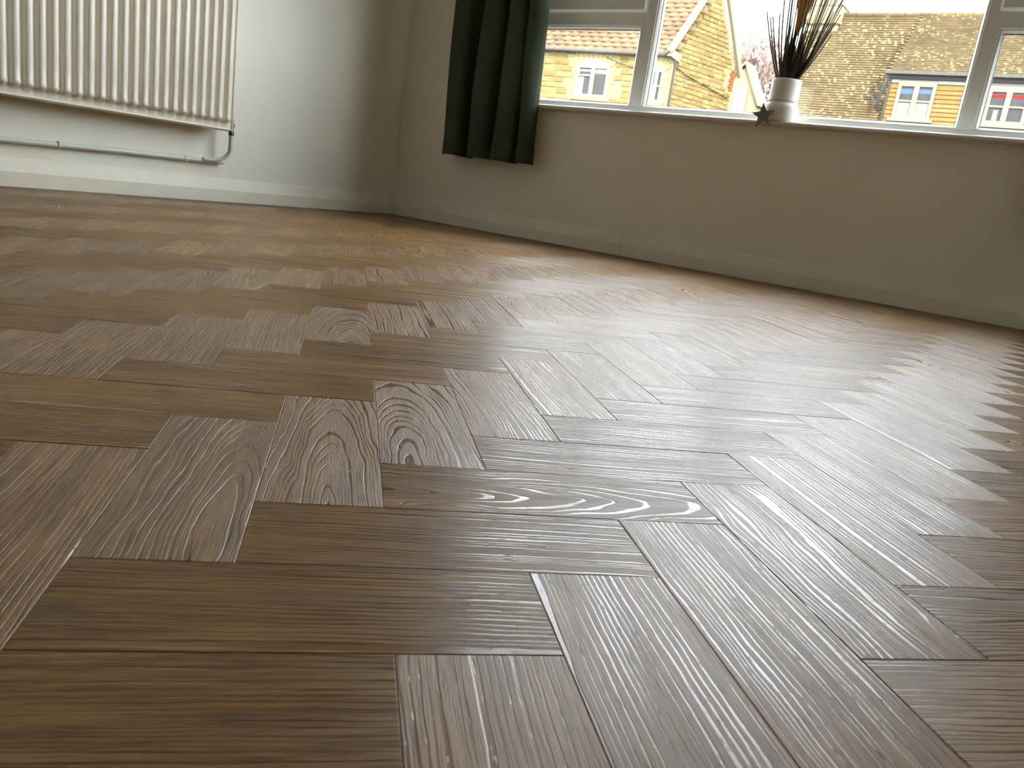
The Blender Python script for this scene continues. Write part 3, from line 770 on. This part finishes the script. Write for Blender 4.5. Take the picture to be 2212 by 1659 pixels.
arch(w1[0], w1[1], w1[2], w1[3], .15, xfF, 0); arch(w2[0], w2[1], w2[2], w2[3], .08, xfF, 1)
# seen from the street s runs right to left: the larger light is on the right
win2x2(hs, lambda s, o, z: xfF(w1[0]+w1[1]-s, o, z), w1[0], w1[1], w1[2], w1[3], M['frame_white'],
       [(('net_curtain', 0, 'net'), 0, .42, 0, 1), (('blind', 1, 'net'), 0, 1, .45, .8), (('blind', 2, 'net'), 0, 1, .80, 1)], .075, top_light=True)
win2x2(hs, lambda s, o, z: xfF(w2[0]+w2[1]-s, o, z), w2[0], w2[1], w2[2], w2[3], M['frame_white'], [(('net_curtain', 0, 'net'), 0, 1, 0, 1)], .06)
# roof over the front slope: tiles laid in courses, nearest ones single
def slope_tiles(parent, P0, ax, up, length, height, tw, th_, mat, name, limit, seed, tile, lo=0):
    rr = random.Random(seed); nx = int(length/tw); ny = int(height/th_); singles = 0; nrm = ax.cross(up).normalized()
    proto = tile(tw, th_).mesh(name, mat, True); bulk = MB(); tri = tile(tw, th_)
    fr_ = Matrix(((ax.x, up.x, nrm.x, 0), (ax.y, up.y, nrm.y, 0), (ax.z, up.z, nrm.z, 0), (0, 0, 0, 1)))
    for j in range(ny):
        for i in range(nx):
            p = P0+ax*((i+.5*(j % 2))*tw)+up*(j*th_); mt = Matrix.Translation(p) @ fr_ @ Matrix.Rotation(rr.uniform(-.01, .01), 4, 'Z') @ Matrix.Rotation(-.05+rr.uniform(-.012, .012), 4, 'X')
            if singles < limit and i >= lo and i < lo+24:
                o = bpy.data.objects.new(name, proto); COL.objects.link(o); o.parent = parent; o.matrix_basis = parent_inv[parent.name] @ mt; singles += 1
            else:
                bulk.add([parent_inv[parent.name] @ mt @ Vector(v) for v in tri.v], tri.f)
    if bulk.v:
        o = bulk.build(name+'_field', mat, parent, smooth=False); o['kind'] = 'stuff'
def pantile(w, h):
    mb = MB(); seg = 6; prof = [(w*k/seg, .022*sin(pi*k/seg)**2+(.006 if k in (0, seg) else 0)) for k in range(seg+1)]
    vs = [(x, 0, z+.022) for x, z in prof]+[(x, h*1.12, z) for x, z in prof]+[(x, 0, z) for x, z in prof]; n_ = seg+1
    mb.add(vs, [(k, k+1, n_+k+1, n_+k) for k in range(seg)]+[(2*n_+k, 2*n_+k+1, k+1, k) for k in range(seg)]); return mb
def flat_tile(w, h):
    t_ = .022; x0, x1 = .004, w-.004
    return MB().add([(x0, 0, 0), (x1, 0, 0), (x1, 0, t_), (x0, 0, t_), (x0, h*1.15, .0), (x1, h*1.15, .0)], [(0,1,2,3),(3,2,5,4),(0,3,4),(1,5,2)])
run = Vector(gd*AP[0]); upv = (run+Vector((0, 0, AP[1]-EZ))); SLH = upv.length; upv.normalize()
axr = -wdir
P0 = K+wdir*FL - upv*.16 + Vector((0, 0, EZ+.06))
slope_tiles(hs, P0, axr, upv, FL+.05, SLH+.20, .30, .165, M['pantile'], 'roof_tile', 290, 21, pantile, lo=7)
# rear slope, verge boards on the gable, gutter, downpipe
upr = ((K+gd*AP[0]+Vector((0, 0, AP[1])))-(K+gd*GS+Vector((0, 0, EZ)))).normalized()
q0 = K+gd*GS+Vector((0, 0, EZ))-upr*.15
rs_ = MB().add([H(q0), H(q0+far), H(q0+far+upr*(SLH+.2)), H(q0+upr*(SLH+.2)), H(q0+Vector((0,0,.06))), H(q0+far+Vector((0,0,.06))), H(q0+far+upr*(SLH+.2)+Vector((0,0,.06))), H(q0+upr*(SLH+.2)+Vector((0,0,.06)))], box_idx)
rs_.build('rear_roof', M['pantile'], hs)
def verge(s0, z0, s1, z1, name='verge_board'):
    dd = Vector((s1-s0, z1-z0)).normalized(); nn = Vector((-dd.y, dd.x))*(1 if s1 > s0 else -1)
    q = [(s0-nn.x*.05, z0-nn.y*.05), (s1-nn.x*.05, z1-nn.y*.05), (s1+nn.x*.09, z1+nn.y*.09), (s0+nn.x*.09, z0+nn.y*.09)]
    MB().add([xfG(a, -.02, b) for a, b in q]+[xfG(a, .10, b) for a, b in q], [(0,1,2,3),(7,6,5,4),(0,4,5,1),(1,5,6,2),(2,6,7,3),(3,7,4,0)]).build(name, M['cream'], hs)
verge(-.30, 4.19, AP[0], AP[1]+.36); verge(GS+.22, 4.19, AP[0], AP[1]+.36)
MB().add([xfG(-.30, -.02, 4.12), xfG(.12, -.02, 4.02), xfG(.16, -.02, 4.22), xfG(-.26, -.02, 4.30), xfG(-.30, .10, 4.12), xfG(.12, .10, 4.02), xfG(.16, .10, 4.22), xfG(-.26, .10, 4.30)], [(0,1,2,3),(7,6,5,4),(0,4,5,1),(1,5,6,2),(2,6,7,3),(3,7,4,0)]).build('kneeler_stone', M['cream'], hs)
MB().tube([xfF(FL, .16, 4.20), xfF(.0, .16, 4.17)], .055, 10).build('gutter', M['gutter'], hs, smooth=True)
MB().tube([xfF(.02, .15, 4.15), xfG(.02, .05, 3.98), xfG(.02, .05, -.3)], .030, 10).build('downpipe', M['gutter'], hs, smooth=True)
cb = [(-.02, 3.93), (.45, 3.80), (1.2, 3.70), (2.0, 3.61), (2.6, 3.53)]
MB().tube([xfG(a, .05, b) for a, b in cb], .011, 6).build('wall_cable', M['cable'], hs)
MB().tube([xfF(2.0, .05, 4.05), xfF(1.35, .05, 3.86), xfF(1.05, .05, 3.80)], .008, 6).build('wall_cable', M['cable'], hs)

# --- long house on the right with a wall dormer and timber boarding
rh = empty('tiled_cottage', (0, 22, -.35)); tag(rh, 'cottage with a lichened stone tiled roof, boarded walls and cream windows', 'house')
parent_inv[rh.name] = Matrix.Translation((0, -22, .35)); Ri = parent_inv[rh.name]
def xfR(s, o, z): return Ri @ Vector((s, 22-o, z))
RL, RDX, RR_, RZ_, RYD = -5.86, -2.65, 7.5, 6.80, 2.6
def rbox(x0, x1, y0, y1, z0, z1, name, mat, par=rh, bevel=0):
    vs = [Ri @ Vector(v) for v in [(x0,y0,z0),(x1,y0,z0),(x1,y1,z0),(x0,y1,z0),(x0,y0,z1),(x1,y0,z1),(x1,y1,z1),(x0,y1,z1)]]
    return MB().add(vs, box_idx).build(name, mat, par)
rw_ = MB().add([Ri @ Vector(v) for v in [(RL+.1,22.15,-.4),(RR_,22.15,-.4),(RR_,27.1,-.4),(RL+.1,27.1,-.4),(RL+.1,22.15,3.35),(RR_,22.15,3.35),(RR_,27.1,3.35),(RL+.1,27.1,3.35),(RL+.1,24.6,6.7),(RR_,24.6,6.7)]],
               [(0,1,5,4),(1,2,6,9,5),(2,3,7,6),(3,0,4,8,7),(4,5,9,8),(6,7,8,9)])
rw_.build('wall', M['mortar'], rh)
# main slope left of the dormer, dormer slope, rear slope
P0 = Vector((RL, 21.95, 3.38)); top = Vector((RL, 24.6, RZ_)); up_ = (top-P0); HL = up_.length; up_.normalize()
slope_tiles(rh, P0, Vector((1, 0, 0)), up_, RDX-RL+.25, HL, .19, .098, M['slate'], 'roof_tile', 0, 31, flat_tile)
P1 = Vector((RDX-.02, 21.72, 4.66)); top = Vector((RDX, 24.6, RZ_+.02)); up2 = (top-P1); up2.x = 0; HL2 = up2.length; up2.normalize()
slope_tiles(rh, P1, Vector((1, 0, 0)), up2, RR_-RDX, HL2, .19, .098, M['slate'], 'roof_tile', 0, 32, flat_tile)
def slab(pts, name, mat, t_=.05):
    q = [Vector(p) for p in pts]; MB().add([Ri @ (p-Vector((0,0,t_))) for p in q]+[Ri @ p for p in q], box_idx).build(name, mat, rh)
slab([(RL, 21.97, 3.365), (RDX+.2, 21.97, 3.365), (RDX+.2, 24.6, RZ_-.03), (RL, 24.6, RZ_-.03)], 'roof_deck', M['slate'])
slab([(RDX, 21.76, 4.645), (RR_, 21.76, 4.645), (RR_, 24.6, RZ_-.01), (RDX, 24.6, RZ_-.01)], 'roof_deck', M['slate'])
slab([(RL, 24.6, RZ_-.02), (RR_, 24.6, RZ_-.02), (RR_, 27.2, 3.4), (RL, 27.2, 3.4)], 'rear_roof', M['slate'])
for k in range(30):
    x = RL+k*.46
    if x < RR_-.4:
        MB().tube([Ri @ Vector((x, 24.6, RZ_-.02)), Ri @ Vector((x+.445, 24.6, RZ_-.02))], .085, 8).build('ridge_tile', M['slate'], rh)
# dormer cheek and front
ck = MB().add([Ri @ Vector(v) for v in [(RDX+.12, 21.86, 3.3), (RDX+.12, 21.86, 4.62), (RDX+.12, 24.3, 6.6), (RDX+.17, 21.86, 3.3), (RDX+.17, 21.86, 4.62), (RDX+.17, 24.3, 6.6)]], [(0,2,1),(3,4,5),(0,1,4,3),(1,2,5,4),(2,0,3,5)])
ck.build('dormer_cheek', M['lead'], rh)
rbox(RDX+.14, RR_, 21.9, 22.3, 3.35, 4.62, 'dormer_wall', M['white_board'])
rbox(RDX-.02, RR_, 21.66, 21.76, 4.60, 4.68, 'gutter', M['gutter'])
rbox(RDX+.10, RR_, 21.82, 21.90, 4.50, 4.60, 'fascia_board', M['lead'])
MB().tube([Ri @ Vector((RDX+.06, 21.74, 4.62)), Ri @ Vector((RDX+.03, 21.84, 4.45)), Ri @ Vector((RDX-.08, 21.80, 3.72))], .035, 8).build('downpipe', M['gutter'], rh, smooth=True)
MB().tube([Ri @ Vector((RDX-.08, 21.84, 3.72)), Ri @ Vector((RDX-.16, 22.1, 3.85)), Ri @ Vector((RDX-.42, 22.35, 4.15))], .035, 8).build('valley_pipe', M['lead'], rh, smooth=True)
rwins = [(-2.27, -1.31, 3.47, 4.40), (-.06, .90, 3.47, 4.36), (2.2, 3.16, 3.47, 4.36), (4.4, 5.36, 3.47, 4.36)]
def boards(x0, x1):
    z = 3.36; k = 0
    while z < 4.36:
        MB().add([xfR(x0, .10, z), xfR(x1, .10, z), xfR(x1, .145, z), xfR(x0, .145, z), xfR(x0, .10, z+.118), xfR(x1, .10, z+.118), xfR(x1, .112, z+.118), xfR(x0, .112, z+.118)], [(0,1,2,3),(7,6,5,4),(3,2,6,7),(1,0,4,5),(0,3,7,4),(2,1,5,6)]).build('cladding_board', M['clad'], rh)
        z += .112
edges = [(RDX+.17, rwins[0][0]), (rwins[0][1], rwins[1][0]), (rwins[1][1], rwins[2][0]), (rwins[2][1], rwins[3][0])]
for a, b in edges: boards(a+.01, b-.01)
for a, b in edges: rbox(a+.01, b-.01, 21.84, 21.9, 4.40, 4.475, 'trim_board', M['white_board'])
pan = {0: [(('blind', 1, 'blue_blind'), 0, 1, .45, .8), (('blind', 3, 'blue_blind'), 0, 1, .5, .8), (('net_curtain', 0, 'net'), 0, 1, 0, .95), (('net_curtain', 2, 'net'), 0, 1, 0, .95)],
       1: [(('blind', 1, 'red_blind'), 0, 1, .58, .82), (('blind', 3, 'red_blind'), 0, 1, .58, .82), (('lamp_shade', 0, 'net'), .38, .72, 0, .8)]}
for i, w in enumerate(rwins):
    win2x2(rh, lambda s, o, z: xfR(s, o+.12, z), w[0], w[1], w[2], w[3], M['frame_cream'], pan.get(i % 2, []), .085)
    rbox(w[0]-.08, w[1]+.08, 21.78, 21.9, w[2]-.075, w[2]-.005, 'window_ledge', M['frame_cream'])
    rbox(w[0], w[1], 21.84, 21.9, w[3]+.005, w[3]+.05, 'window_head', M['white_board'])
rbox(RDX+.17, RR_, 21.80, 21.95, 3.26, 3.36, 'string_course', M['dressed'])
rbox(RL+.05, RDX+.12, 21.84, 21.93, 3.30, 3.37, 'gutter', M['gutter'])
Rm = Matrix(((1, 0, 0, 0), (0, -1, 0, 22.15), (0, 0, 1, 0), (0, 0, 0, 1)))
def testR(ab, z): return (-5.7, 7.3) if ab is None else True
courses(rh, Rm, 2.45, 3.20, .15, .36, testR, 15, .04, 220)
# chimney
ch = rbox(RL+.02, RL+.98, 24.15, 25.0, 5.9, 8.6, 'chimney', M['cream'])
for k in range(5):
    rbox(RL-.01+.0, RL+1.01, 24.12, 25.03, 6.55+k*.42, 6.57+k*.42, 'chimney_joint', M['dressed'], ch)
# lichened render band at the chimney foot
rbox(RL-.03, RL+1.03, 24.05, 25.1, 6.42, 6.52, 'chimney_collar', M['dressed'])

# --- small cream gabled house further off, between the two
fh = empty('gabled_house', (-10.5, 32, -.35)); tag(fh, 'pale rendered house with a small gable, far off between the two houses', 'house')
Ri2 = Matrix.Translation((10.5, -32, .35))
def fb_(pts, faces, name, mat): MB().add([Ri2 @ Vector(p) for p in pts], faces).build(name, mat, fh)
fb_([(-11.6,32,-.4),(-9.7,32,-.4),(-9.7,33,-.4),(-11.6,33,-.4),(-11.6,32,5.4),(-9.7,32,4.9),(-9.7,33,4.9),(-11.6,33,5.4),(-10.45,32,6.55),(-10.45,33,6.55)], [(0,1,5,8,4),(1,2,6,5),(2,3,7,9,6),(3,0,4,7),(4,8,9,7),(8,5,6,9)], 'wall', M['cream'])
fb_([(-10.50,31.85,6.72),(-9.55,31.85,4.95),(-9.55,33.1,4.95),(-10.50,33.1,6.72),(-10.50,31.85,6.60),(-9.62,31.85,4.92),(-9.62,33.1,4.92),(-10.50,33.1,6.60)], [(0,1,2,3),(7,6,5,4),(4,5,1,0),(5,6,2,1),(6,7,3,2),(7,4,0,3)], 'roof', M['dressed'])
fb_([(-10.50,31.85,6.72),(-11.75,31.85,5.35),(-11.75,33.1,5.35),(-10.50,33.1,6.72),(-10.50,31.85,6.60),(-11.7,31.85,5.28),(-11.7,33.1,5.28),(-10.50,33.1,6.60)], [(3,2,1,0),(4,5,6,7),(0,1,5,4),(1,2,6,5),(2,3,7,6),(3,0,4,7)], 'roof', M['dressed'])
fb_([(-10.75,31.9,4.6),(-10.2,31.9,4.6),(-10.2,31.9,5.6),(-10.75,31.9,5.6),(-10.75,32.0,4.6),(-10.2,32.0,4.6),(-10.2,32.0,5.6),(-10.75,32.0,5.6)], [(0,1,2,3),(7,6,5,4),(4,5,1,0),(5,6,2,1),(6,7,3,2),(7,4,0,3)], 'window', M['frame_white'])

# --- bare tree behind
tr = empty('bare_tree', (-14.7, 45, -.35)); tag(tr, 'bare winter tree with pale pinkish twigs beyond the houses', 'tree')
rt = random.Random(9); limbs = MB(); twigs = MB()
def grow(p, d, l, r, dep):
    q = p+d*l; (limbs if dep < 3 else twigs).tube([p, p.lerp(q, .5)+Vector((rt.uniform(-.04, .04)*l, rt.uniform(-.04, .04)*l, 0)), q], [max(r*1.3, .040), max(r*1.1, .036), max(r*.85, .033)], 6 if dep < 3 else 3, cap=False)
    if dep == 8: return
    for k in range(3 if dep < 6 else 2):
        nd = (d+Vector((rt.uniform(-.75, .75), rt.uniform(-.75, .75), rt.uniform(-.15, .45)))).normalized()
        grow(q, nd, l*rt.uniform(.66, .84), r*.6, dep+1)
grow(Vector((0, 0, 0)), Vector((0, 0, 1)), 3.05, .20, 0)
limbs.build('trunk', M['bark'], tr, smooth=True); to = twigs.build('twigs', M['bark'], tr); to['kind'] = 'stuff'

# --- overhead wire
ow = MB(); A_, B_ = Vector((-6.1, 21, 5.45)), Vector((-4.9, 24.9, 6.2)); pts = []
for k in range(13):
    t = k/12; p = Vector((-11.5, 30, 8.6)).lerp(Vector((-6.0, 24.0, 7.4)), t); p.z -= 1.0*(1-(2*t-1)**2)*.5; pts.append(p)
ow.tube(pts, .014, 6); tag(ow.build('overhead_wire', M['cable']), 'thin dark wire sagging across the sky to the cottage chimney', 'wire')
